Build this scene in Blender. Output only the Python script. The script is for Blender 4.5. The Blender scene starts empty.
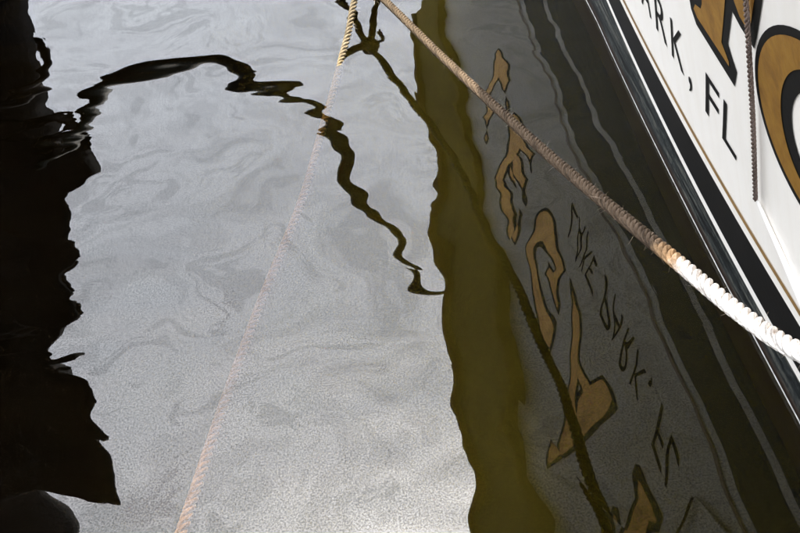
import bpy, bmesh, math, random
import numpy as np
from mathutils import Vector, Matrix

random.seed(7)
rng = np.random.default_rng(7)
scene = bpy.context.scene
COL = scene.collection

# ---------------------------------------------------------------- camera
cam_d = bpy.data.cameras.new('camera')
cam = bpy.data.objects.new('camera', cam_d)
COL.objects.link(cam)
cam_d.sensor_width = 36.0
cam_d.lens = 890.0 / 800.0 * 36.0
cam_d.clip_start = 0.02
cam_d.clip_end = 2000.0
RX = Vector((0.99420435, -0.06875959, -0.08264281))      # image right
RD = Vector((-0.10750682, -0.63587671, -0.76426637))     # image down
RF = Vector((0.0, 0.76872162, -0.63958352))              # forward
CAMZ = 1.6
cam.matrix_world = Matrix(((RX.x, -RD.x, -RF.x, 0), (RX.y, -RD.y, -RF.y, 0), (RX.z, -RD.z, -RF.z, CAMZ), (0, 0, 0, 1)))
scene.camera = cam

# ---------------------------------------------------------------- light
SUN_EL, SUN_AZ = 71.0, -8.0      # azimuth from +Y towards +X
world = bpy.data.worlds.new('World')
scene.world = world
world.use_nodes = True
wn = world.node_tree
sky = wn.nodes.new('ShaderNodeTexSky')
sky.sky_type = 'NISHITA'
sky.sun_disc = False
sky.sun_elevation = math.radians(SUN_EL)
sky.sun_rotation = math.radians(SUN_AZ)
sky.air_density = 1.0
sky.dust_density = 2.0
sky.ozone_density = 1.0
hz = wn.nodes.new('ShaderNodeHueSaturation')          # thin high haze takes most of the blue out
hz.inputs['Saturation'].default_value = 0.30
wn.links.new(sky.outputs[0], hz.inputs['Color'])
wn.links.new(hz.outputs[0], wn.nodes['Background'].inputs[0])
wn.nodes['Background'].inputs[1].default_value = 0.15

sd = bpy.data.lights.new('sun', 'SUN')
sd.energy = 2.0
sd.angle = math.radians(0.53)
sd.color = (1.0, 0.95, 0.87)
sun = bpy.data.objects.new('sun', sd)
COL.objects.link(sun)
e, a = math.radians(SUN_EL), math.radians(SUN_AZ)
to_sun = Vector((math.cos(e) * math.sin(a), math.cos(e) * math.cos(a), math.sin(e)))
sun.rotation_euler = to_sun.to_track_quat('Z', 'Y').to_euler()
sun.location = to_sun * 20

scene.view_settings.view_transform = 'Standard'
scene.view_settings.look = 'None'
scene.view_settings.gamma = 1.0
scene.view_settings.use_curve_mapping = False
scene.view_settings.exposure = 3.62
scene.cycles.transparent_max_bounces = 16
scene.cycles.max_bounces = 8

# ---------------------------------------------------------------- helpers
def pix(px, py, y=None, z=None):
    """world point seen at a photograph pixel, at a chosen depth y or height z"""
    v = RX * (px - 400) + RD * (py - 266.5) + RF * 890.0
    t = (y / v.y) if y is not None else ((z - CAMZ) / v.z)
    return Vector((0, 0, CAMZ)) + v * t

def link(name, me, mat=None, parent=None, smooth=False):
    o = bpy.data.objects.new(name, me)
    COL.objects.link(o)
    if mat is not None:
        me.materials.append(mat)
    if parent is not None:
        o.parent = parent
    if smooth:
        me.polygons.foreach_set('use_smooth', [True] * len(me.polygons))
    return o

def mesh(name, verts, faces, mat=None, parent=None, smooth=False, uvs=None):
    me = bpy.data.meshes.new(name)
    me.from_pydata([tuple(v) for v in verts], [], faces)
    if uvs is not None:
        uv = me.uv_layers.new(name='UVMap')
        li = np.zeros(len(me.loops), dtype=np.int32)
        me.loops.foreach_get('vertex_index', li)
        uv.data.foreach_set('uv', np.asarray(uvs, dtype=np.float32)[li].ravel())
    me.update()
    return link(name, me, mat, parent, smooth)

def empty(name, loc=(0, 0, 0)):
    o = bpy.data.objects.new(name, None)
    COL.objects.link(o)
    o.location = loc
    o.empty_display_size = 0.1
    return o

def tag(o, label=None, cat=None, group=None, kind=None):
    if label: o['label'] = label
    if cat: o['category'] = cat
    if group: o['group'] = group
    if kind: o['kind'] = kind
    return o

def local(pts, base):
    b = np.array(base)
    return [np.array(p) - b for p in pts]

def catmull(pts, step):
    P = np.array([np.array(p, dtype=float) for p in pts])
    P = np.vstack([2 * P[0] - P[1], P, 2 * P[-1] - P[-2]])
    out = []
    for i in range(1, len(P) - 2):
        p0, p1, p2, p3 = P[i - 1], P[i], P[i + 1], P[i + 2]
        t1 = np.linalg.norm(p1 - p0) ** .5; t2 = t1 + np.linalg.norm(p2 - p1) ** .5; t3 = t2 + np.linalg.norm(p3 - p2) ** .5
        n = max(4, int(np.linalg.norm(p2 - p1) / 0.002))
        for t in np.linspace(t1, t2, n, endpoint=False):
            A1 = (t1 - t) / t1 * p0 + t / t1 * p1
            A2 = (t2 - t) / (t2 - t1) * p1 + (t - t1) / (t2 - t1) * p2
            A3 = (t3 - t) / (t3 - t2) * p2 + (t - t2) / (t3 - t2) * p3
            B1 = (t2 - t) / t2 * A1 + t / t2 * A2
            B2 = (t3 - t) / (t3 - t1) * A2 + (t - t1) / (t3 - t1) * A3
            out.append((t2 - t) / (t2 - t1) * B1 + (t - t1) / (t2 - t1) * B2)
    out.append(P[-2])
    out = np.array(out)
    s = np.concatenate([[0], np.cumsum(np.linalg.norm(np.diff(out, axis=0), axis=1))])
    n = max(3, int(s[-1] / step) + 1)
    si = np.linspace(0, s[-1], n)
    return np.stack([np.interp(si, s, out[:, k]) for k in range(3)], 1), si

def frames(path):
    T = np.gradient(path, axis=0)
    T /= np.linalg.norm(T, axis=1)[:, None]
    N = np.zeros_like(T)
    n = np.cross(T[0], [0.3, 0.2, 0.93]); n /= np.linalg.norm(n)
    for i in range(len(T)):
        n = n - T[i] * (n @ T[i]); n /= np.linalg.norm(n)
        N[i] = n
    return T, N, np.cross(T, N)

def tube_data(path, rad, sides=10, si=None, cap=True):
    T, N, B = frames(path)
    rad = np.broadcast_to(np.asarray(rad, dtype=float), (len(path),))
    ang = np.arange(sides) * 2 * math.pi / sides
    V = (path[:, None, :] + rad[:, None, None] * (np.cos(ang)[None, :, None] * N[:, None, :] + np.sin(ang)[None, :, None] * B[:, None, :])).reshape(-1, 3)
    F = []
    for i in range(len(path) - 1):
        for k in range(sides):
            k2 = (k + 1) % sides
            F.append((i * sides + k, i * sides + k2, (i + 1) * sides + k2, (i + 1) * sides + k))
    if cap:
        F.append(tuple(range(sides - 1, -1, -1)))
        F.append(tuple((len(path) - 1) * sides + k for k in range(sides)))
    if si is None:
        si = np.concatenate([[0], np.cumsum(np.linalg.norm(np.diff(path, axis=0), axis=1))])
    # u runs round and back so the seam is continuous for periodic patterns
    U = np.stack([np.tile(np.arange(sides) / sides, len(path)), np.repeat(si, sides)], 1)
    return V, F, U

def tube(name, pts, rad, mat, parent=None, sides=10, step=0.02, base=(0, 0, 0)):
    path, si = catmull(pts, step)
    if callable(rad): rad = np.array([rad(s / si[-1]) for s in si])
    V, F, U = tube_data(path, rad, sides, si)
    return mesh(name, local(V, base), F, mat, parent, True, U)

# ---------------------------------------------------------------- materials
def newmat(name):
    m = bpy.data.materials.new(name)
    m.use_nodes = True
    nt = m.node_tree
    return m, nt, nt.nodes['Principled BSDF']

def nd(nt, t, **kw):
    n = nt.nodes.new(t)
    for k, v in kw.items():
        if k.startswith('i_'):
            key = k[2:].replace('_', ' ')
            n.inputs[key].default_value = v
        else:
            setattr(n, k, v)
    return n

def ramp(nt, src, stops):
    r = nt.nodes.new('ShaderNodeValToRGB')
    els = r.color_ramp.elements
    while len(els) < len(stops): els.new(0.5)
    for el, (p, c) in zip(els, stops):
        el.position = p
        el.color = c if len(c) == 4 else (*c, 1)
    nt.links.new(src, r.inputs[0])
    return r

def math_n(nt, op, a, b=None, clamp=False):
    n = nt.nodes.new('ShaderNodeMath'); n.operation = op; n.use_clamp = clamp
    for i, v in enumerate((a, b)):
        if v is None: continue
        if isinstance(v, (int, float)): n.inputs[i].default_value = v
        else: nt.links.new(v, n.inputs[i])
    return n.outputs[0]

def noise(nt, vec, scale, detail=3, rough=0.5, dist=0.0, dim='3D'):
    n = nt.nodes.new('ShaderNodeTexNoise'); n.noise_dimensions = dim
    n.inputs['Scale'].default_value = scale; n.inputs['Detail'].default_value = detail
    n.inputs['Roughness'].default_value = rough; n.inputs['Distortion'].default_value = dist
    if vec is not None: nt.links.new(vec, n.inputs['Vector'])
    return n.outputs[0]

def paint(name, col, rough=0.35, var=0.06, scale=6, metallic=0.0, spec=0.5, bump=0.0006):
    m, nt, p = newmat(name)
    p.inputs['Specular IOR Level'].default_value = spec
    g = nd(nt, 'ShaderNodeNewGeometry')
    n1 = noise(nt, g.outputs['Position'], scale, 6, 0.6)
    lo = tuple(max(0, c * (1 - var * 2)) for c in col); hi = tuple(min(1, c * (1 + var)) for c in col)
    r = ramp(nt, n1, [(0.3, lo), (0.7, hi)])
    nt.links.new(r.outputs[0], p.inputs['Base Color'])
    p.inputs['Roughness'].default_value = rough
    p.inputs['Metallic'].default_value = metallic
    n2 = noise(nt, g.outputs['Position'], 60, 4, 0.6)
    b = nd(nt, 'ShaderNodeBump'); b.inputs['Distance'].default_value = bump; b.inputs['Strength'].default_value = 0.6
    nt.links.new(n2, b.inputs['Height']); nt.links.new(b.outputs[0], p.inputs['Normal'])
    return m

def white_paint():
    m, nt, p = newmat('white_hull_paint')
    g = nd(nt, 'ShaderNodeNewGeometry')
    mp = nd(nt, 'ShaderNodeMapping'); mp.inputs['Scale'].default_value = (5, 9, 1.2)
    nt.links.new(g.outputs['Position'], mp.inputs['Vector'])
    n1 = noise(nt, mp.outputs[0], 1.6, 6, 0.65, 0.6)
    r = ramp(nt, n1, [(0.25, (0.86, 0.81, 0.73)), (0.55, (0.90, 0.86, 0.79)), (0.8, (0.92, 0.88, 0.82))])
    nt.links.new(r.outputs[0], p.inputs['Base Color'])
    p.inputs['Roughness'].default_value = 0.4
    p.inputs['Specular IOR Level'].default_value = 0.25
    n2 = noise(nt, g.outputs['Position'], 3, 3)
    b = nd(nt, 'ShaderNodeBump'); b.inputs['Distance'].default_value = 0.004; b.inputs['Strength'].default_value = 0.5
    nt.links.new(n2, b.inputs['Height']); nt.links.new(b.outputs[0], p.inputs['Normal'])
    return m

def boot_paint():
    """dark blue-black boot top with a weathered chalky streak and brown scum near the water"""
    m, nt, p = newmat('boot_top_paint')
    g = nd(nt, 'ShaderNodeNewGeometry')
    mp = nd(nt, 'ShaderNodeMapping'); mp.inputs['Scale'].default_value = (3, 1.3, 30)
    nt.links.new(g.outputs['Position'], mp.inputs['Vector'])
    n1 = noise(nt, mp.outputs[0], 1.5, 7, 0.7, 0.8)
    n3 = noise(nt, g.outputs['Position'], 55, 5, 0.7)
    mx = math_n(nt, 'ADD', math_n(nt, 'MULTIPLY', n1, 0.75), math_n(nt, 'MULTIPLY', n3, 0.25))
    r = ramp(nt, mx, [(0.40, (0.003, 0.003, 0.003)), (0.46, (0.007, 0.009, 0.009)), (0.52, (0.030, 0.036, 0.036)), (0.57, (0.10, 0.098, 0.082))])
    uv = nd(nt, 'ShaderNodeUVMap')
    sep = nd(nt, 'ShaderNodeSeparateXYZ'); nt.links.new(uv.outputs[0], sep.inputs[0])
    wob = math_n(nt, 'ADD', sep.outputs[1], math_n(nt, 'MULTIPLY', math_n(nt, 'SUBTRACT', n1, 0.5), 0.03))
    mask = ramp(nt, wob, [(0.018, (1, 1, 1)), (0.045, (0, 0, 0))])
    mix = nd(nt, 'ShaderNodeMix', data_type='RGBA')
    nt.links.new(mask.outputs[0], mix.inputs[0]); nt.links.new(r.outputs[0], mix.inputs[6])
    mix.inputs[7].default_value = (0.03, 0.018, 0.012, 1)
    nt.links.new(mix.outputs[2], p.inputs['Base Color'])
    p.inputs['Roughness'].default_value = 0.5
    p.inputs['Specular IOR Level'].default_value = 0.12
    b = nd(nt, 'ShaderNodeBump'); b.inputs['Distance'].default_value = 0.002; b.inputs['Strength'].default_value = 0.5
    nt.links.new(n3, b.inputs['Height']); nt.links.new(b.outputs[0], p.inputs['Normal'])
    return m

def gold_leaf():
    m, nt, p = newmat('gold_leaf')
    g = nd(nt, 'ShaderNodeNewGeometry')
    n1 = noise(nt, g.outputs['Position'], 18, 6, 0.65, 0.5)
    r = ramp(nt, n1, [(0.3, (0.38, 0.18, 0.022)), (0.5, (0.54, 0.275, 0.036)), (0.75, (0.66, 0.37, 0.06))])
    nt.links.new(r.outputs[0], p.inputs['Base Color'])
    p.inputs['Metallic'].default_value = 0.88
    p.inputs['Roughness'].default_value = 0.42
    n2 = noise(nt, g.outputs['Position'], 45, 5, 0.6)
    b = nd(nt, 'ShaderNodeBump'); b.inputs['Distance'].default_value = 0.0015; b.inputs['Strength'].default_value = 0.7
    nt.links.new(n2, b.inputs['Height']); nt.links.new(b.outputs[0], p.inputs['Normal'])
    return m

def rope_mat(name, stops, jitter=0.05, freq=60.0, rough=0.85):
    """stops: (metres along the rope, colour) with noise on the transitions; yarn twist from the UV"""
    m, nt, p = newmat(name)
    uv = nd(nt, 'ShaderNodeUVMap')
    sep = nd(nt, 'ShaderNodeSeparateXYZ'); nt.links.new(uv.outputs[0], sep.inputs[0])
    g = nd(nt, 'ShaderNodeNewGeometry')
    n1 = noise(nt, g.outputs['Position'], 45, 4, 0.65)
    n2 = noise(nt, g.outputs['Position'], 240, 3, 0.6)
    L = stops[-1][0]
    v = math_n(nt, 'ADD', sep.outputs[1], math_n(nt, 'MULTIPLY', math_n(nt, 'SUBTRACT', n1, 0.5), jitter * 4))
    v = math_n(nt, 'DIVIDE', v, L)
    r = ramp(nt, v, [(min(1, s / L), c) for s, c in stops])
    # yarns: periodic round the strand, slanted along it
    yarn = math_n(nt, 'SINE', math_n(nt, 'ADD', math_n(nt, 'MULTIPLY', sep.outputs[0], 2 * math.pi * 5), math_n(nt, 'MULTIPLY', sep.outputs[1], freq * 6)))
    yarn = math_n(nt, 'ADD', math_n(nt, 'MULTIPLY', yarn, 0.5), 0.5)
    h = math_n(nt, 'ADD', math_n(nt, 'MULTIPLY', yarn, 0.6), math_n(nt, 'MULTIPLY', n2, 0.8))
    dirt = ramp(nt, math_n(nt, 'ADD', math_n(nt, 'MULTIPLY', n1, 0.6), math_n(nt, 'MULTIPLY', n2, 0.4)), [(0.32, (0.55, 0.5, 0.46)), (0.52, (1, 1, 1)), (0.68, (1.35, 1.35, 1.35))])
    mul = nd(nt, 'ShaderNodeMix', data_type='RGBA', blend_type='MULTIPLY'); mul.inputs[0].default_value = 1.0
    nt.links.new(r.outputs[0], mul.inputs[6]); nt.links.new(dirt.outputs[0], mul.inputs[7])
    nt.links.new(mul.outputs[2], p.inputs['Base Color'])
    p.inputs['Roughness'].default_value = rough
    p.inputs['Specular IOR Level'].default_value = 0.12
    b = nd(nt, 'ShaderNodeBump'); b.inputs['Distance'].default_value = 0.0022; b.inputs['Strength'].default_value = 0.9
    nt.links.new(h, b.inputs['Height']); nt.links.new(b.outputs[0], p.inputs['Normal'])
    return m

def wood_mat(name, dark, light):
    m, nt, p = newmat(name)
    g = nd(nt, 'ShaderNodeNewGeometry')
    mp = nd(nt, 'ShaderNodeMapping'); mp.inputs['Scale'].default_value = (9, 9, 0.8)
    nt.links.new(g.outputs['Position'], mp.inputs['Vector'])
    n1 = noise(nt, mp.outputs[0], 2.0, 7, 0.65, 1.0)
    r = ramp(nt, n1, [(0.3, dark), (0.7, light)])
    nt.links.new(r.outputs[0], p.inputs['Base Color'])
    p.inputs['Roughness'].default_value = 0.85
    p.inputs['Specular IOR Level'].default_value = 0.12
    b = nd(nt, 'ShaderNodeBump'); b.inputs['Distance'].default_value = 0.012; b.inputs['Strength'].default_value = 0.8
    nt.links.new(n1, b.inputs['Height']); nt.links.new(b.outputs[0], p.inputs['Normal'])
    return m

def water_mat():
    m, nt, p = newmat('harbour_water')
    nt.nodes.remove(p)
    out = nt.nodes['Material Output']
    g = nd(nt, 'ShaderNodeNewGeometry')
    pos = g.outputs['Position']
    # --- surface waves (heights in metres)
    w1 = noise(nt, pos, 2.3, 1.0, 0.4, 0.0)
    an = nd(nt, 'ShaderNodeMapping'); an.inputs['Scale'].default_value = (0.5, 1.0, 1.0); an.inputs['Rotation'].default_value = (0, 0, 0.25)
    nt.links.new(pos, an.inputs['Vector'])
    w2 = noise(nt, an.outputs[0], 8.5, 0.0, 0.45, 0.0)
    w3 = noise(nt, an.outputs[0], 26.0, 0.0, 0.4, 0.0)
    calm = ramp(nt, noise(nt, pos, 1.3, 0, 0.5, 0.0), [(0.50, (0.0, 0.0, 0.0)), (0.66, (1, 1, 1))])
    h = math_n(nt, 'MULTIPLY', w1, 0.0078)
    h = math_n(nt, 'ADD', h, math_n(nt, 'MULTIPLY', math_n(nt, 'MULTIPLY', w2, math_n(nt, 'ADD', 0.8, math_n(nt, 'MULTIPLY', calm.outputs[0], 1.4))), 0.0022))
    h = math_n(nt, 'ADD', h, math_n(nt, 'MULTIPLY', math_n(nt, 'MULTIPLY', w3, calm.outputs[0]), 0.00035))
    bump = nd(nt, 'ShaderNodeBump'); bump.inputs['Strength'].default_value = 1.0; bump.inputs['Distance'].default_value = 1.0
    nt.links.new(h, bump.inputs['Height'])
    # --- a thin patchy film of dust and oil that raises the reflectance
    vn = nd(nt, 'ShaderNodeTexNoise'); vn.inputs['Scale'].default_value = 1.7; vn.inputs['Detail'].default_value = 3
    nt.links.new(pos, vn.inputs['Vector'])
    off = nd(nt, 'ShaderNodeVectorMath', operation='MULTIPLY_ADD')
    nt.links.new(vn.outputs['Color'], off.inputs[0]); off.inputs[1].default_value = (1.2, 1.2, 0.0); nt.links.new(pos, off.inputs[2])
    f1 = noise(nt, off.outputs[0], 3.0, 6, 0.66, 1.2)
    film = ramp(nt, f1, [(0.39, (0.58, 0.58, 0.58)), (0.400, (0.82, 0.82, 0.82)), (0.488, (0.82, 0.82, 0.82)), (0.50, (1, 1, 1)), (0.58, (1, 1, 1)), (0.592, (0.66, 0.66, 0.66))])
    grain = noise(nt, pos, 235, 2, 0.85)
    gr = ramp(nt, grain, [(0.40, (0.0, 0.0, 0.0)), (0.58, (1, 1, 1))])
    sx = nd(nt, 'ShaderNodeSeparateXYZ'); nt.links.new(pos, sx.inputs[0])
    hull_dim = ramp(nt, math_n(nt, 'ADD', sx.outputs[0], math_n(nt, 'MULTIPLY', math_n(nt, 'SUBTRACT', f1, 0.5), 0.5)), [(0.12, (1, 1, 1)), (0.48, (0.72, 0.72, 0.72))])   # reflection dimmed beside the hull to darken the mirrored transom
    fl = math_n(nt, 'MULTIPLY', math_n(nt, 'ADD', 0.42, math_n(nt, 'MULTIPLY', film.outputs[0], 0.58)), math_n(nt, 'ADD', 0.56, math_n(nt, 'MULTIPLY', gr.outputs[0], 0.74)))
    fl = math_n(nt, 'MULTIPLY', fl, hull_dim.outputs[0])
    fr = nd(nt, 'ShaderNodeFresnel')
    fr.inputs['IOR'].default_value = 1.36; nt.links.new(bump.outputs[0], fr.inputs['Normal'])
    gl = nd(nt, 'ShaderNodeBsdfGlossy'); gl.inputs['Roughness'].default_value = 0.0
    gl.inputs['Color'].default_value = (1, 1, 1, 1)
    nt.links.new(bump.outputs[0], gl.inputs['Normal'])
    # --- silty body
    tr = nd(nt, 'ShaderNodeBsdfTransparent'); tr.inputs['Color'].default_value = (0.80, 0.68, 0.47, 1)
    df = nd(nt, 'ShaderNodeSubsurfaceScattering', falloff='BURLEY')      # turbid water: light spreads sideways
    df.inputs['Scale'].default_value = 0.35; df.inputs['Radius'].default_value = (1.0, 0.9, 0.6)
    # sunlit olive by the hull, shaded black by the pilings, put into the colour
    shade_pos = math_n(nt, 'ADD', sx.outputs[0], math_n(nt, 'MULTIPLY', math_n(nt, 'SUBTRACT', w1, 0.5), 0.6))
    shade_pos = math_n(nt, 'ADD', math_n(nt, 'MULTIPLY', shade_pos, 0.5), 0.5)
    sr = ramp(nt, shade_pos, [(0.14, (0.0004, 0.0003, 0.0002)), (0.45, (0.0042, 0.0033, 0.0006)), (0.72, (0.0100, 0.0080, 0.0010))])
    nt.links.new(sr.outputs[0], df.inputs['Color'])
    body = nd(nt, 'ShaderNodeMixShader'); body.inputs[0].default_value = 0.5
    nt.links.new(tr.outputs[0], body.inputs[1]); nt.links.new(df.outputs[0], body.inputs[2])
    mix = nd(nt, 'ShaderNodeMixShader')
    refl = math_n(nt, 'MULTIPLY', math_n(nt, 'MULTIPLY', math_n(nt, 'POWER', fr.outputs[0], 0.36), 0.131), fl)     # dusty film: flatter than clean water towards grazing
    nt.links.new(refl, mix.inputs[0]); nt.links.new(body.outputs[0], mix.inputs[1]); nt.links.new(gl.outputs[0], mix.inputs[2])
    nt.links.new(mix.outputs[0], out.inputs['Surface'])
    return m

M_WHITE = white_paint()
M_BOOT = boot_paint()
M_BLACK = paint('black_stripe_paint', (0.0055, 0.005, 0.0045), 0.5, 0.25, 9, 0.0, 0.12)
M_LETTER = paint('black_letter_paint', (0.005, 0.0047, 0.0042), 0.6, 0.2, 14, 0.0, 0.10)
M_GOLD = gold_leaf()
M_GOLDLINE = paint('bronze_line_paint', (0.27, 0.15, 0.04), 0.45, 0.15, 20)
M_SCUM = paint('pale_waterline_salt', (0.85, 0.80, 0.72), 0.6, 0.3, 40)
M_BULWARK = wood_mat('buff_bulwark', (0.14, 0.112, 0.037), (0.23, 0.183, 0.066))
M_CAP = wood_mat('teak_cap', (0.20, 0.14, 0.05), (0.32, 0.24, 0.09))
M_DECK = wood_mat('worn_deck', (0.10, 0.07, 0.04), (0.2, 0.15, 0.1))
M_PILE = wood_mat('tarred_piling', (0.003, 0.0022, 0.0015), (0.010, 0.0075, 0.005))
M_PILE2 = wood_mat('brown_piling', (0.14, 0.105, 0.035), (0.34, 0.26, 0.09))
M_RUBBER = paint('black_rubber', (0.008, 0.008, 0.0075), 0.7, 0.3, 12, 0.0, 0.15)
M_IRON = paint('dark_iron', (0.02, 0.015, 0.011), 0.8, 0.4, 30, 0.0, 0.2)
M_HOSE = paint('dark_green_hose', (0.012, 0.016, 0.008), 0.6, 0.3, 9, 0.0, 0.2)
M_BED = paint('silt_bed', (0.0012, 0.0010, 0.0004), 0.95, 0.3, 2, 0.0, 0.0)

# ---------------------------------------------------------------- water and bed
S = 400
mesh('harbour_bed', [(-S, -S, -.2), (S, -S, -.2), (S, S, -.2), (-S, S, -.2)], [(0, 1, 2, 3)], M_BED)['kind'] = 'structure'
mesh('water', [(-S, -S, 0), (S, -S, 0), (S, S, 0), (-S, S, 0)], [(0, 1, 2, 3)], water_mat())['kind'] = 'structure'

# ---------------------------------------------------------------- boat
Y0, Y1 = 0.1, 8.0
def wall_x(y, z):
    d = max(0.0, y - 1.3)
    return 0.845 - 0.19 * z - 0.06 * z * abs(z) + (0.012 * d * d if d < 2 else 0.048 + 0.022 * (d - 2))
def sheer(y):
    d = max(0.0, y - 1.35)
    return 0.042 * d * d if d < 1.7 else 0.042 * 1.7 ** 2 + 0.02 * (d - 1.7)

boat = tag(empty('boat', (0.9, 2.4, 0)), 'white boat stern with black and bronze stripes and gold lettering, moored at right', 'boat')
BB = (0.9, 2.4, 0)
ys = np.linspace(Y0, Y1, 80)

def band(name, z0, z1, mat, off=0.0, nz=3, sh=True, thick=0.012):
    """a closed strip of the raked transom between two heights"""
    V, F, U = [], [], []
    for y in ys:
        s0 = sheer(y) if (sh and z0 > 0.05) else 0.0
        s1 = sheer(y) if (sh and z1 > 0.05 and z1 < 1.3) else 0.0
        for k in range(nz + 1):
            z = (z0 + s0) + ((z1 + s1) - (z0 + s0)) * k / nz
            V.append((wall_x(y, z) - off, y, z)); U.append((y, z))
    n = nz + 1
    for i in range(len(ys) - 1):
        for k in range(nz):
            F.append((i * n + k, i * n + k + 1, (i + 1) * n + k + 1, (i + 1) * n + k))
    o = mesh(name, local(V, BB), F, mat, boat, True, U)
    return o

band('boot_stripe', -0.5, 0.131, M_BOOT, 0.0, 10)
band('waterline_salt', 0.002, 0.011, M_SCUM, 0.003, 1)
band('white_stripe', 0.131, 0.160, M_WHITE, 0.0, 2)
band('black_stripe', 0.160, 0.305, M_BLACK, 0.0, 4)
band('transom', 0.305, 1.40, M_WHITE, 0.0, 24)
band('bronze_stripe', 0.340, 0.356, M_GOLDLINE, 0.002, 1)
# bulwark above the white transom, with a rounded cap rail
def wall_top(z): return wall_x
def box(name, x0, x1, y0, y1, z0, z1, mat, parent, bev=0.0):
    bm = bmesh.new()
    bmesh.ops.create_cube(bm, size=1.0)
    for v in bm.verts:
        v.co = Vector(((x0 + x1) / 2 + v.co.x * (x1 - x0), (y0 + y1) / 2 + v.co.y * (y1 - y0), (z0 + z1) / 2 + v.co.z * (z1 - z0)))
    if bev: bmesh.ops.bevel(bm, geom=list(bm.edges), offset=bev, segments=2, affect='EDGES', profile=0.5)
    for v in bm.verts: v.co -= Vector(BB if parent is boat else (0, 0, 0))
    me = bpy.data.meshes.new(name); bm.to_mesh(me); bm.free()
    return link(name, me, mat, parent, False)

V, F = [], []
for y in ys:
    for (dx, z) in ((-0.012, 1.403), (-0.012, 1.93), (0.10, 1.93), (0.10, 1.403)):
        V.append((wall_x(y, z if dx < 0 else 1.93) + dx if dx < 0 else wall_x(y, z) + dx + 0.0, y, z))
for i in range(len(ys) - 1):
    for k in range(4):
        F.append((i * 4 + k, i * 4 + (k + 1) % 4, (i + 1) * 4 + (k + 1) % 4, (i + 1) * 4 + k))
F += [(0, 3, 2, 1), tuple((len(ys) - 1) * 4 + k for k in range(4))]
mesh('bulwark', local(V, BB), F, M_BULWARK, boat)
V, F = [], []
prof = [(-0.07, 1.375), (-0.085, 1.395), (-0.07, 1.418), (0.06, 1.418), (0.06, 1.375)]
for y in ys:
    for dx, z in prof: V.append((wall_x(y, 1.39) + dx + 0.02, y, z))
n = len(prof)
for i in range(len(ys) - 1):
    for k in range(n): F.append((i * n + k, i * n + (k + 1) % n, (i + 1) * n + (k + 1) % n, (i + 1) * n + k))
mesh('rub_rail', local(V, BB), F, M_CAP, boat)
V, F = [], []
prof = [(-0.05, 1.932), (-0.07, 1.955), (-0.055, 1.985), (0.15, 1.985), (0.165, 1.955), (0.15, 1.932)]
for y in ys:
    for dx, z in prof: V.append((wall_x(y, 1.94) + dx, y, z))
n = len(prof)
for i in range(len(ys) - 1):
    for k in range(n): F.append((i * n + k, i * n + (k + 1) % n, (i + 1) * n + (k + 1) % n, (i + 1) * n + k))
F += [tuple(range(n - 1, -1, -1)), tuple((len(ys) - 1) * n + k for k in range(n))]
mesh('cap_rail', local(V, BB), F, M_CAP, boat)
# quarters, deck
for y, nm in ((Y0, 'hull_side'), (Y1, 'hull_side')):
    zs = np.linspace(-0.5, 1.9, 13)
    V = [(wall_x(y, z), y, z) for z in zs] + [(5.5, y + (0.3 if y > 2 else -0.3), z) for z in zs]
    k = len(zs)
    F = [(i, i + 1, k + i + 1, k + i) for i in range(k - 1)]
    mesh(nm, local(V, BB), F, M_WHITE, boat)
mesh('deck', local([(wall_x(Y0, 1.25), Y0, 1.25), (5.5, Y0, 1.25), (5.5, Y1, 1.25), (wall_x(Y1, 1.25), Y1, 1.25)], BB), [(0, 1, 2, 3)], M_DECK, boat)

# ---- lettering
def put(name, tris_v, tris_f, mat, off):
    # cut the flat shape finely so that it follows the curve of the hull like paint
    bm = bmesh.new()
    vs = [bm.verts.new((0, y, z)) for (y, z) in tris_v]
    for f in tris_f:
        try: bm.faces.new([vs[i] for i in f])
        except ValueError: pass
    A = np.array(tris_v)
    for ax in (0, 1):
        for c in np.arange(A[:, ax].min() + .012, A[:, ax].max(), .04):
            co = (0, c, 0) if ax == 0 else (0, 0, c)
            bmesh.ops.bisect_plane(bm, geom=bm.verts[:] + bm.edges[:] + bm.faces[:], plane_co=co, plane_no=(0, 1 - ax, ax))
    bm.verts.index_update()
    V = [(wall_x(v.co.y, v.co.z) - off, v.co.y, v.co.z) for v in bm.verts]
    F = [tuple(v.index for v in f.verts) for f in bm.faces]
    bm.free()
    return mesh(name, local(V, BB), F, mat, boat)

def font_shape(ch, offset=0.0):
    cu = bpy.data.curves.new('glyph', 'FONT')
    cu.body = ch; cu.offset = offset; cu.resolution_u = 6
    ob = bpy.data.objects.new('glyph', cu)
    COL.objects.link(ob)
    dg = bpy.context.evaluated_depsgraph_get()
    me = ob.evaluated_get(dg).to_mesh()
    v = [(q.co.x, q.co.y) for q in me.vertices]
    f = [tuple(p.vertices) for p in me.polygons]
    ob.evaluated_get(dg).to_mesh_clear()
    bpy.data.objects.remove(ob); bpy.data.curves.remove(cu)
    return np.array(v), f

def glyph(name, ch, y_left, z_base, w, h, shear, tilt, mat, off, grow=0.0, ref=None):
    v, f = font_shape(ch, grow)
    r = ref if ref is not None else v
    mn, mxx = r.min(0), r.max(0)
    u = (v[:, 0] - mn[0]) / (mxx[0] - mn[0]) * w
    t = (v[:, 1] - mn[1]) / (mxx[1] - mn[1]) * h
    pts = [(y_left - uu - shear * tt, z_base + tt - tilt * uu) for uu, tt in zip(u, t)]
    return put(name, pts, f, mat, off)

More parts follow.
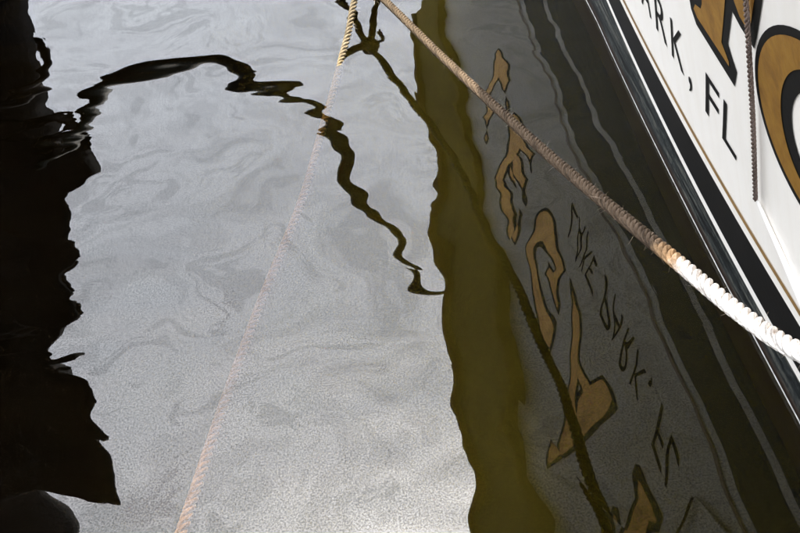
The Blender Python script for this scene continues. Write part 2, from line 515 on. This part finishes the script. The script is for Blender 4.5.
small = [('L', 2.925, .085), ('A', 2.835, .10), ('K', 2.705, .10), ('E', 2.575, .085), ('P', 2.385, .09), ('A', 2.29, .10), ('R', 2.145, .10), ('K', 2.005, .10), ('F', 1.745, .085), ('L', 1.632, .085)]
for ch, yl, w in small:
    glyph('letter', ch, yl, .505 + sheer(yl) * 0.9, w, .128, .38, .05, M_LETTER, .0012)
glyph('comma', ',', 1.875, .482 + sheer(1.87), .026, .05, .3, 0, M_LETTER, .0012)

for ch, yl, w in (('L', 4.85, .50), ('E', 4.15, .52), ('G', 3.36, .56), ('A', 2.60, .60)):
    ref = font_shape(ch, 0.02)[0]
    zb = .72 + .17 * min(yl - 1.49, 1.3) * 0.55
    glyph('letter_outline', ch, yl, zb, w, .35, .45, .07, M_LETTER, .0012, 0.055, ref)
    glyph('letter', ch, yl, zb, w, .35, .45, .07, M_GOLD, .0024, 0.02, ref)

def poly(name, pts, mat, off):
    bm = bmesh.new()
    vs = [bm.verts.new((0, y, z)) for y, z in pts]
    f = bm.faces.new(vs)
    f.normal_update()
    bmesh.ops.triangulate(bm, faces=[f])
    v = [(q.co.y, q.co.z) for q in bm.verts]
    bm.verts.index_update()
    fs = [tuple(q.index for q in p.verts) for p in bm.faces]
    bm.free()
    return put(name, v, fs, mat, off)

T_black = [(1.735, .770), (1.712, .744), (1.493, .716), (1.465, .762), (1.484, .785), (1.497, .806), (1.440, .898), (1.404, .884), (1.345, .872), (1.322, .905), (1.268, .995), (1.222, 1.085), (1.60, 1.155), (1.735, .975), (1.70, .945), (1.652, .955), (1.605, .965), (1.665, .835), (1.735, .815)]
T_gold = [(1.708, .782), (1.690, .770), (1.507, .752), (1.505, .764), (1.536, .790), (1.464, .915), (1.432, .945), (1.396, .908), (1.360, .897), (1.346, .912), (1.298, .990), (1.262, 1.060), (1.585, 1.12), (1.70, .980), (1.672, .968), (1.64, .985), (1.565, .995), (1.635, .825), (1.650, .808), (1.690, .800)]
poly('letter_outline', T_black, M_LETTER, .0012)
poly('letter', T_gold, M_GOLD, .0024)

def ring(name, a0, b0, a1, b1, mat, off, cy=1.09, cz=.83, sh=.30, n=64):
    V = []
    for a_, b_ in ((a0, b0), (a1, b1)):
        for i in range(n):
            t = 2 * math.pi * i / n
            dz = b_ * math.sin(t)
            V.append((cy + a_ * math.cos(t) - sh * dz, cz + dz))
    F = [(i, (i + 1) % n, n + (i + 1) % n, n + i) for i in range(n)]
    return put(name, V, F, mat, off)
ring('letter_outline', .265, .192, .108, .098, M_LETTER, .0012)
ring('letter', .247, .176, .150, .134, M_GOLD, .0024)

# ---------------------------------------------------------------- ropes
def strands(parent, base, path, si, d, pitch, mat, sides=10, phase=0.0, swell=None):
    """three-strand laid rope: each strand is its own mesh"""
    T, N, B = frames(path)
    rs, ro = d * 0.205, d * 0.29
    for k in range(3):
        ph = phase + 2 * math.pi * (si / pitch + k / 3)
        sc = np.ones_like(si) if swell is None else swell
        c = path + ro * sc[:, None] * (np.cos(ph)[:, None] * N + np.sin(ph)[:, None] * B)
        V, F, U = tube_data(c, rs * sc, sides, si)
        mesh('strand', local(V, base), F, mat, parent, True, U)

def fuzz(parent, base, path, d, n, mat, length=0.02, thick=0.0005, lo=0, hi=1):
    T, N, B = frames(path)
    V, F = [], []
    for _ in range(n):
        i = int((lo + (hi - lo) * random.random()) * (len(path) - 2)) + 1
        a_ = random.uniform(0, 2 * math.pi)
        out = math.cos(a_) * N[i] + math.sin(a_) * B[i]
        p = path[i] + out * d * 0.45
        dirv = out * random.uniform(.5, 1) + T[i] * random.uniform(-1, 1)
        dirv /= np.linalg.norm(dirv)
        side = np.cross(dirv, T[i]); side /= (np.linalg.norm(side) + 1e-9)
        L = length * random.uniform(.4, 1.3); bend = np.array([random.uniform(-1.1, 1.1) for _ in range(3)])
        pts = [p + dirv * L * t + bend * L * t * t for t in (0, .35, .7, 1)]
        s0 = len(V)
        up = np.cross(side, dirv)
        for j, q in enumerate(pts):
            w = thick * (1 - .7 * j / 3)
            V += [q + side * w, q - side * w * .5 + up * w * .8, q - side * w * .5 - up * w * .8]
        for j in range(3):
            for k in range(3):
                F.append((s0 + j * 3 + k, s0 + j * 3 + (k + 1) % 3, s0 + j * 3 + 3 + (k + 1) % 3, s0 + j * 3 + 3 + k))
    o = mesh('loose_fibres', local(V, base), F, mat, parent)
    o['kind'] = 'stuff'

KNOT = Vector((-0.028, 3.636, 0.150))
D = 0.030
# the heavy line from the knot across the water to the right
main_pts = [KNOT + Vector((-.02, .03, 0)), pix(382, -2, y=3.40), pix(440, 55, y=2.80), pix(500, 111, y=2.24), pix(560, 165, y=1.80), pix(620, 215, y=1.45), pix(680, 264, y=1.18), pix(740, 313, y=0.99), pix(800, 352, y=0.84), Vector((.60, .62, .80)), Vector((.66, .40, 1.0))]
mp_, ms_ = catmull(main_pts, 0.004)
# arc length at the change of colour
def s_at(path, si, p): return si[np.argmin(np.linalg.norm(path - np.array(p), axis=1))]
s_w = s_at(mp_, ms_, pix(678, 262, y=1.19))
M_MAIN = rope_mat('weathered_sunlit_line', [(0.0, (.050, .035, .019)), (s_w * .5, (.055, .038, .023)), (s_w - .09, (.070, .049, .032)), (s_w - .01, (.42, .26, .13)), (s_w + .05, (.82, .76, .68)), (ms_[-1], (.88, .85, .80))], 0.02)  # shade-to-sun change along the rope is painted as brown to white
r1 = tag(empty('mooring_rope', mp_[-1]), 'thick twisted rope, weathered brown with a painted sunlit white stretch where it crosses the boat', 'rope')
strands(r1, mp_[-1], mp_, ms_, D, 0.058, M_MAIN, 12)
M_FIB = paint('rope_fibre', (.42, .33, .25), .8, .2, 30)
fuzz(r1, mp_[-1], mp_, D, 330, M_FIB, .008, .00022)

# the short line from the knot down into the water and on under the surface
leg = [KNOT + Vector((.012, .0, .0)), pix(355, 0, z=.105), pix(349, 30, z=.045), pix(342, 57, z=.0), pix(333, 92, z=-.03), pix(322, 130, z=-.06), pix(302, 200, z=-.085), pix(262, 300, z=-.10), pix(222, 410, z=-.09), pix(181, 533, z=-.075), pix(150, 620, z=-.07)]
lp_, ls_ = catmull(leg, 0.004)
s0 = s_at(lp_, ls_, pix(342, 57, z=0)); s1 = s_at(lp_, ls_, pix(262, 300, z=-.1)); s2 = s_at(lp_, ls_, pix(205, 455, z=-.085))
M_LEG = rope_mat('tan_line', [(0, (.10, .08, .05)), (s0 - .04, (.13, .105, .068)), (s0 + .10, (.12, .09, .045)), (s1 - .6, (.075, .046, .026)), (s1, (.060, .033, .017)), (s2 - .14, (.060, .034, .017)), (s2 + .16, (.20, .13, .07)), (ls_[-1], (.28, .185, .10))], 0.03)  # murk-dimmed middle and sunlit far end are painted into the colour
M_LEG.node_tree.nodes['Principled BSDF'].inputs['Specular IOR Level'].default_value = 0.0
r2 = tag(empty('sunken_rope', KNOT), 'tan rope that dips into the water and fades beneath the grey surface', 'rope')
strands(r2, KNOT, lp_, ls_, 0.029, 0.066, M_LEG, phase=1.0)
fuzz(r2, KNOT, lp_, .030, 70, M_FIB, .012, .0003, hi=.12)

# two more lines leaving the knot and the knot itself
M_DARKLINE = rope_mat('dark_wet_line', [(0, (.05, .037, .02)), (1.0, (.06, .045, .026)), (3.0, (.07, .05, .03))], .05)
kp = []
for i in range(60):
    t = i / 59
    kp.append(np.array(KNOT) + np.array([0.03 * math.cos(t * 6 * math.pi) + .006 * math.sin(5 * t), 0.05 * (t - .5), 0.03 * math.sin(t * 6 * math.pi)]))
kp += [kp[-1] + np.array((.03, -.04, -.02)), kp[-1] + np.array((.035, -.06, -.055)), kp[-1] + np.array((.02, -.06, -.085))]
kpath, ks = catmull(kp, .005)
r3 = tag(empty('rope_knot', KNOT), 'dark frayed rope knot just above the frame, mirrored in the water near the top', 'knot')
strands(r3, KNOT, kpath, ks, .02, .05, M_DARKLINE, 8)
fuzz(r3, KNOT, kpath, .02, 90, M_FIB, .035, .0007)
for nm, pts, lab in (
    ('tie_rope', [KNOT + Vector((.0, .02, .0)), (.03, 4.6, .36), (.25, 6.0, .62), (.62, 7.4, .95)], 'dark tie rope running from the knot toward the far end of the boat'),
    ('tie_rope', [KNOT + Vector((-.01, .01, .0)), (-.17, 4.6, .33), (-.9, 6.4, .6), (-2.1, 8.6, .9)], 'dark tie rope running from the knot away to the left')):
    pp, ss = catmull(pts, .005)
    r = tag(empty(nm, pp[0]), lab, 'rope')
    strands(r, pp[0], pp, ss, .034, .085, M_DARKLINE, 8)

# thin cord hanging on the transom
def hull_pt(px, py, off):
    best = None
    for t in np.linspace(1.0, 3.0, 4000):
        pass
    return best
c_pts = []
for (y, z, o_) in ((1.270, 1.20, .03), (1.300, 1.08, .012), (1.324, .970, .010), (1.352, .84, .010), (1.378, .70, .010), (1.402, .57, .010), (1.414, .497, .010)):
    c_pts.append((wall_x(y, z) - o_, y, z))
cp_, cs_ = catmull(c_pts, .003)
M_CORD = rope_mat('dark_cord', [(0, (.30, .23, .19)), (.5, (.24, .18, .15)), (1.0, (.16, .12, .10))], .03, 120)
cord = tag(empty('hanging_cord', cp_[0]), 'thin dark braided cord hanging down the white transom beside the round gold letter', 'cord')
strands(cord, cp_[0], cp_, cs_, .0105, .034, M_CORD, 8)
c2 = [(wall_x(y, z) - .006, y, z) for y, z in ((1.415, .494), (1.36, .470), (1.30, .445), (1.228, .413), (1.10, .36))]  # white tube slanting across the transom, widening downwards
c2p, c2s = catmull(c2, .003)
M_LINEW = paint('white_line', (.90, .87, .82), .5, .02, 20)
linew = tag(empty('white_line', c2p[0]), 'thin white line lying slantwise on the transom below the dark cord', 'cord')
Vw, Fw, Uw = tube_data(c2p, .003 + .006 * c2s / c2s[-1], 10, c2s)
mesh('slant_line', local(Vw, c2p[0]), Fw, M_LINEW, linew, True, Uw)

# ---------------------------------------------------------------- things across the water, seen mirrored
def piling(name, p0, p1, r0, r1, mat, label, group=None, seed=0, lumps=.12):
    base = (p0[0], p0[1], 0)
    o = tag(empty(name, base), label, 'piling', group)
    path, si = catmull([p0, (np.array(p0) + np.array(p1)) / 2, p1], .08)
    T, N, B = frames(path)
    rr = np.random.default_rng(seed)
    sides = 20
    ph = rr.uniform(0, 6.28, 6)
    V, F = [], []
    for i, (p, s) in enumerate(zip(path, si / si[-1])):
        r = r0 + (r1 - r0) * s
        for k in range(sides):
            t = 2 * math.pi * k / sides
            q = r * (1 + lumps * .5 * math.sin(2 * t + ph[0] + 5 * s) + lumps * .4 * math.sin(3 * t + ph[1] - 9 * s) + lumps * .3 * math.sin(17 * s + ph[2] + t))
            V.append(p + q * (math.cos(t) * N[i] + math.sin(t) * B[i]))
    for i in range(len(path) - 1):
        for k in range(sides):
            F.append((i * sides + k, i * sides + (k + 1) % sides, (i + 1) * sides + (k + 1) % sides, (i + 1) * sides + k))
    F.append(tuple((len(path) - 1) * sides + k for k in range(sides)))
    mesh('shaft', local(V, base), F, mat, o, True)
    for s in (.42, .80):
        i = int(s * (len(path) - 1)); r = (r0 + (r1 - r0) * s) * (1 + lumps)
        pts = [path[i] + (r + .015) * (math.cos(t) * N[i] + math.sin(t) * B[i]) for t in np.linspace(0, 2 * math.pi, 25)]
        tube('iron_band', pts, .03, M_IRON, o, 8, .06, base)
    return o

piling('dock_piling', (-2.02, 5.05, -1.3), (-3.15, 5.15, 3.5), .44, .38, M_PILE, 'tarred leaning piling nearest the left edge, seen as a dark reflection', 'pilings of the left dolphin', 1)
piling('dock_piling', (-2.95, 4.95, -1.3), (-3.62, 5.1, 4.3), .40, .36, M_PILE, 'tall tarred piling behind the leaning one, mirrored at far left', 'pilings of the left dolphin', 2)
piling('dock_piling', (-3.6, 5.3, -1.3), (-4.2, 5.3, 5.9), .5, .45, M_PILE, 'broad tarred piling at the outer left, mirrored in the corner', 'pilings of the left dolphin', 3)

# iron ring and strap on the leaning piling
def mir(px, py, y):
    v = RX * (px - 400) + RD * (py - 266.5) + RF * 890.0
    v = Vector((v.x, v.y, -v.z))
    return Vector((0, 0, -CAMZ)) + v * (y / v.y)
rb = mir(60, 128, 4.62)
ir = tag(empty('mooring_ring', rb), 'dark iron ring on the leaning piling, mirrored as a small loop at left', 'ring')
tube('ring', [mir(62 + 11 * math.cos(t), 127 + 12 * math.sin(t), 4.6) for t in np.linspace(0, 2 * math.pi, 17)], .026, M_IRON, ir, 8, .03, rb)
tube('staple', [mir(62, 139, 4.6), mir(55, 150, 4.62), mir(45, 165, 4.75)], .03, M_IRON, ir, 8, .03, rb)
# dark canvas hung over the pilings: a thick folded sheet
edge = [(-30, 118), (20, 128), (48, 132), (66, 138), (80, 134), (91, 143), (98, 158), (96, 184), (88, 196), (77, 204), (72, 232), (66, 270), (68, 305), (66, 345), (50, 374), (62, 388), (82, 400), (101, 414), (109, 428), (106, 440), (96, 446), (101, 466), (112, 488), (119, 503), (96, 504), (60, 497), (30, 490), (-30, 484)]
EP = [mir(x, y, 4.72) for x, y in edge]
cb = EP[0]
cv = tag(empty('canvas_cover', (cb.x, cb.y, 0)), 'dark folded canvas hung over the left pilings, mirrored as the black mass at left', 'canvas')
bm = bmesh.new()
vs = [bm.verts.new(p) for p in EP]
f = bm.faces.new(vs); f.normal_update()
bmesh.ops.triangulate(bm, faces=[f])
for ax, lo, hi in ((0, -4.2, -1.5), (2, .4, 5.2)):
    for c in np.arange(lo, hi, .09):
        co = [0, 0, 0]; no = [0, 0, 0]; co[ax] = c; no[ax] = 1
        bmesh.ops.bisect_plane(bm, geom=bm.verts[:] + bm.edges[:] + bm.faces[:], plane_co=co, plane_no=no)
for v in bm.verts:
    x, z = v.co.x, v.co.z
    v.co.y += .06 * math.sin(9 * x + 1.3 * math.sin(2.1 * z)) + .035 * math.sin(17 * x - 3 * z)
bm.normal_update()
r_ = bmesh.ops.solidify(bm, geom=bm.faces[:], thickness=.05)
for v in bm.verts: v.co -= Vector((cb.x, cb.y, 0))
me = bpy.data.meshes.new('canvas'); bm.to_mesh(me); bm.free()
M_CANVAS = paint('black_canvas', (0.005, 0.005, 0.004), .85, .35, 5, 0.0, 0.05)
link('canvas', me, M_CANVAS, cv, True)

# sagging hose between the left pilings and the stern
hose_px = [(78, 128), (98, 92), (125, 74), (165, 66), (218, 64), (242, 76), (300, 98), (324, 130), (345, 158), (350, 185), (372, 208), (388, 240), (408, 274), (440, 293)]
hp = [Vector((-2.1, 4.7, 1.2))]
for i, (x, y) in enumerate(hose_px):
    yy = 4.6 - .45 * i / (len(hose_px) - 1)
    v = RX * (x - 400) + RD * (y - 266.5) + RF * 890.0
    v = Vector((v.x, v.y, -v.z)); t = yy / v.y
    hp.append(Vector((0, 0, -CAMZ)) + v * t)
hp.append(Vector((.42, 4.1, 2.03)))
hb = hp[0]
hs = tag(empty('shore_hose', hb), 'dark sagging hose slung from the left pilings to the stern, mirrored as a curved line', 'hose')
tube('hose_line', hp, lambda s: .052 - .012 * min(1, s / .5) if s < .5 else .040 - .020 * (s - .5) / .5, M_HOSE, hs, 12, .03, hb)
hp2 = [p + Vector((.01 * math.sin(i * 1.7), .05, .05 - .008 * i)) for i, p in enumerate(hp[:6])]
tube('second_line', hp2, .028, M_HOSE, hs, 10, .03, hb)

# added hull-shaped blocker out of frame: it screens the transom from half the sky
nb = (-4.4, 0.0, 0)
nv = tag(empty('sky_blocker', nb), 'tall black hull-shaped blocker added at left outside the view to shade the transom', 'boat')
M_BLOCKER = paint('black_blocker_paint', (0.015, 0.015, 0.017), .5, .3, 3, 0.0, 0.3)
V, F = [], []
yy = np.linspace(-9, 4.5, 28); zz = np.linspace(-.5, 5.4, 12)
for y in yy:
    t = max(0.0, (y - 1.0) / 3.5)
    for z in zz: V.append((-4.15 + .06 * (z - 2.5) - 1.6 * t * t * (1 - .10 * z), y, z))
n = len(zz)
for i in range(len(yy) - 1):
    for k in range(n - 1): F.append((i * n + k, (i + 1) * n + k, (i + 1) * n + k + 1, i * n + k + 1))
base_n = len(V)
for y in yy:
    V.append((-9.0, y, 5.4)); V.append((-9.0, y, -.5))
for i in range(len(yy) - 1):
    F.append((i * n + n - 1, (i + 1) * n + n - 1, base_n + 2 * (i + 1), base_n + 2 * i))
    F.append((base_n + 2 * i, base_n + 2 * (i + 1), base_n + 2 * (i + 1) + 1, base_n + 2 * i + 1))
for i in (0, len(yy) - 1):
    F.append(tuple(i * n + k for k in range(n)) + (base_n + 2 * i, base_n + 2 * i + 1))
mesh('hull', local(V, nb), F, M_BLOCKER, nv)
rail = [(-4.15 + .06 * 2.9 - 1.6 * max(0, (y - 1) / 3.5) ** 2 * .46, y, 5.44) for y in yy]
tube('blocker_rail', rail, .06, M_IRON, nv, 8, .3, nb)
